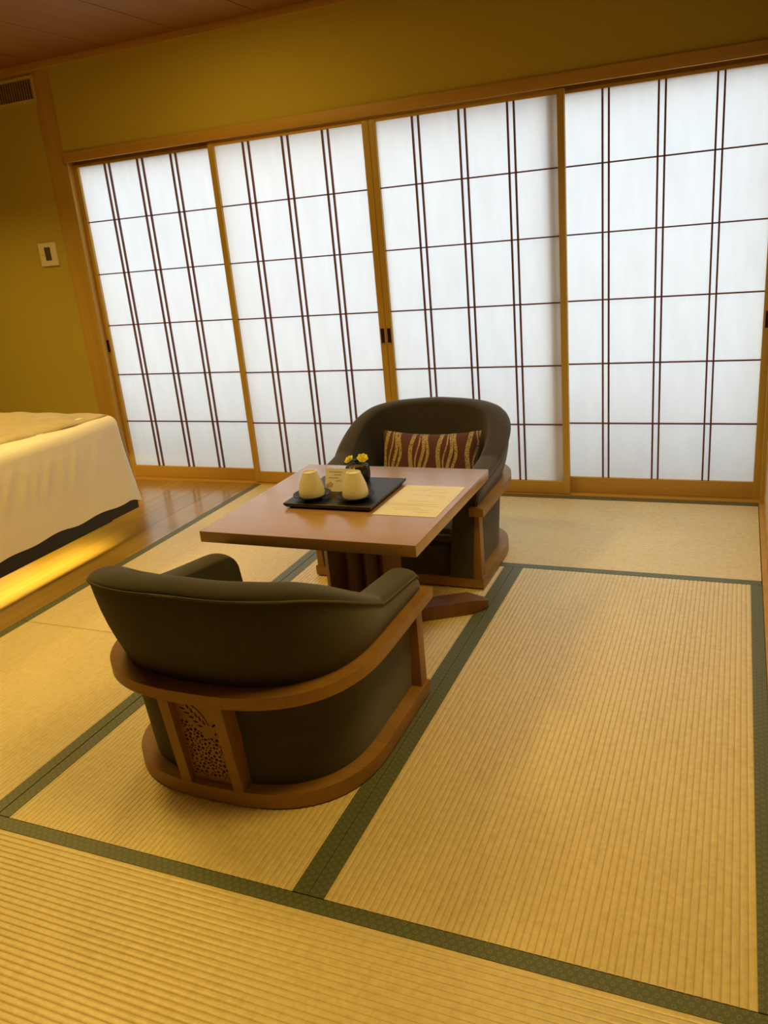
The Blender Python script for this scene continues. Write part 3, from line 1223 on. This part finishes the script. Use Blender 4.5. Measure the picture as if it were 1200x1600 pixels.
fp = empty('flower_pot', (-1.402, -1.462, TZ))
tag(fp, 'small black pot of yellow flowers at the back of the tray', 'flower pot')
bm = bmesh.new()
rows = []
for j, (r, z) in enumerate(((0.038, 0.0), (0.0425, 0.004), (0.0440, 0.014), (0.0445, 0.026), (0.0445, 0.038), (0.0440, 0.050), (0.0425, 0.058), (0.0385, 0.0625), (0.036, 0.0615))):
    row = []
    for k in range(32):
        dent = 0.0016 * (1 if (k + j) % 2 else -1) if 1 < j < 7 else 0.0
        a = 2 * PI * k / 32
        row.append(bm.verts.new(((r + dent) * math.cos(a), (r + dent) * math.sin(a), z)))
    rows.append(row)
for A, B in zip(rows, rows[1:]):
    for k in range(32):
        bm.faces.new((A[k], A[(k + 1) % 32], B[(k + 1) % 32], B[k]))
bm.faces.new(rows[0])
bm.faces.new(rows[-1])
link('pot', bm, M['pot'], fp, 25)
bm = bmesh.new()
add_lathe(bm, ((0.037, 0.0600), (0.036, 0.0640), (0.026, 0.0675), (0.010, 0.069)), 32)
link('moss', bm, M['moss'], fp, 60)


def flower(cx, cy, cz, r, seed, tilt):
    rnd = random.Random(seed)
    bm = bmesh.new()
    for ring, (n, rr, lift) in enumerate(((7, r, 0.25), (6, r * 0.80, 0.65), (5, r * 0.52, 1.15))):
        for k in range(n):
            a = 2 * PI * k / n + ring * 0.5 + rnd.uniform(-0.15, 0.15)
            d = Vector((math.cos(a), math.sin(a), 0))
            s = Vector((-d.y, d.x, 0))
            up = Vector((0, 0, 1))
            pts = []
            for q, w in ((0.0, 0.12), (0.4, 0.36), (0.75, 0.40), (1.0, 0.16)):
                base = d * (rr * q * math.cos(lift * q * 0.9)) + up * (rr * q * math.sin(lift) * 0.9)
                pts.append((base - s * w * rr, base + up * 0.10 * rr * q, base + s * w * rr))
            vv = [[bm.verts.new(p) for p in row] for row in pts]
            for A, B in zip(vv, vv[1:]):
                for i in range(2):
                    bm.faces.new((A[i], A[i + 1], B[i + 1], B[i]))
    bmesh.ops.transform(bm, matrix=Matrix.Translation((cx, cy, cz)) @ Matrix.Rotation(tilt[0], 4, 'X') @ Matrix.Rotation(tilt[1], 4, 'Y'), verts=bm.verts[:])
    return bm


for (cx, cy, cz, r, sd, tl) in ((-0.024, -0.012, 0.084, 0.0195, 1, (0.5, -0.35)), (0.026, -0.004, 0.088, 0.0215, 2, (0.5, 0.3)), (0.004, 0.016, 0.084, 0.010, 5, (0.1, 0.1))):
    bl = link('blossom', flower(cx, cy, cz, r, sd, tl), M['petal'], fp, 60, fix=False)
    bm = bmesh.new()
    add_tube(bm, ((cx * 0.4, cy * 0.4, 0.064), (cx * 0.8, cy * 0.8, 0.075), (cx, cy, cz)), 0.0012, 6)
    link('stem', bm, M['stem'], bl)
rnd = random.Random(4)
for k in range(11):
    a = 2 * PI * k / 11 + rnd.uniform(-0.2, 0.2)
    L = rnd.uniform(0.022, 0.032)
    bm = bmesh.new()
    d = Vector((math.cos(a), math.sin(a), 0))
    s = Vector((-d.y, d.x, 0))
    rise = rnd.uniform(0.012, 0.022)
    vv = []
    for q, w in ((0, 0.001), (0.3, 0.0055), (0.6, 0.0065), (0.85, 0.004), (1, 0.0004)):
        base = d * (L * q) + Vector((0, 0, 0.067 + rise * math.sin(q * 1.9)))
        vv.append([bm.verts.new(base - s * w), bm.verts.new(base + Vector((0, 0, -0.001))), bm.verts.new(base + s * w)])
    for A, B in zip(vv, vv[1:]):
        for i in range(2):
            bm.faces.new((A[i], A[i + 1], B[i + 1], B[i]))
    link('leaf', bm, M['leaf'], fp, 60, fix=False)

# greeting card leaning against the pot
cd = empty('greeting_card', (-1.418, -1.594, TZ), math.radians(0))
cd.rotation_euler = (math.radians(-14), 0, math.radians(-1))
tag(cd, 'cream card with printed flower standing between the cups', 'card')
box('card_sheet', -0.0585, 0.0585, 0.0, 0.0008, 0.0, 0.083, M['paper'], cd)
rnd = random.Random(9)


def scribble(bm, x0, x1, z, h, y):
    """a line of tiny broken strokes, like unreadably small print"""
    x_ = x0
    while x_ < x1:
        w = rnd.uniform(0.0012, 0.0026)
        k = rnd.randint(0, 2)
        add_box(bm, x_, x_ + w, y, y + 0.0002, z - h * 0.5, z - h * 0.2)
        add_box(bm, x_ + w * 0.35, x_ + w * 0.60, y, y + 0.0002, z - h * 0.2, z + h * 0.5)
        if k:
            add_box(bm, x_, x_ + w, y, y + 0.0002, z + h * 0.2, z + h * 0.42)
        x_ += w + rnd.uniform(0.0006, 0.0013)


bm = bmesh.new()
for x0, x1, z in ((-0.043, 0.008, 0.0705), (-0.022, 0.004, 0.0605), (-0.045, -0.006, 0.049), (-0.016, 0.003, 0.0395)):
    scribble(bm, x0, x1, z, 0.0036, -0.0004)
link('lettering', bm, M['ink'], cd)
bm = bmesh.new()
for k in range(5):
    a = 2 * PI * k / 5 + 0.3
    c0 = (-0.038 + 0.0062 * math.cos(a), 0.024 + 0.0062 * math.sin(a))
    vs = [bm.verts.new((c0[0] + 0.0046 * math.cos(q * PI / 6), -0.0004 - 0.00002 * k, c0[1] + 0.0046 * math.sin(q * PI / 6))) for q in range(12)]
    bm.faces.new(vs)
link('printed_flower', bm, M['pink'], cd)
bm = bmesh.new()
for k in range(4):
    a = 2 * PI * k / 4 + 0.6
    c0 = (-0.0495 + 0.0045 * math.cos(a), 0.0195 + 0.0045 * math.sin(a))
    vs = [bm.verts.new((c0[0] + 0.0034 * math.cos(q * PI / 6), -0.0003 - 0.00002 * k, c0[1] + 0.0034 * math.sin(q * PI / 6))) for q in range(12)]
    bm.faces.new(vs)
link('printed_flower', bm, M['mauve'], cd)

# printed sheet
ps = empty('paper_sheet', (-1.112, -1.592, 0.5004))
tag(ps, 'cream printed sheet lying right of the tray on the table', 'paper')
box('sheet', -0.113, 0.113, -0.161, 0.161, 0.0, 0.0009, M['paper'], ps)
for y_, x0, x1 in ((0.122, -0.02, 0.052), (0.105, -0.075, 0.005), (0.090, 0.005, 0.072), (0.060, -0.055, -0.020), (0.050, 0.0, 0.072), (0.030, 0.060, 0.082),
                   (-0.012, -0.045, 0.055), (-0.040, -0.085, 0.075), (-0.050, -0.085, 0.035), (-0.060, -0.085, 0.085), (-0.085, -0.070, 0.030), (-0.100, -0.060, 0.075), (-0.120, 0.02, 0.075)):
    bm = bmesh.new()
    x_ = x0
    while x_ < x1:
        w = rnd.uniform(0.002, 0.006)
        add_box(bm, x_, min(x1, x_ + w), y_ - 0.0011, y_ + 0.0011, 0.0009, 0.0011)
        x_ += w + 0.0012
    link('text_line', bm, M['ink_faint'], ps)
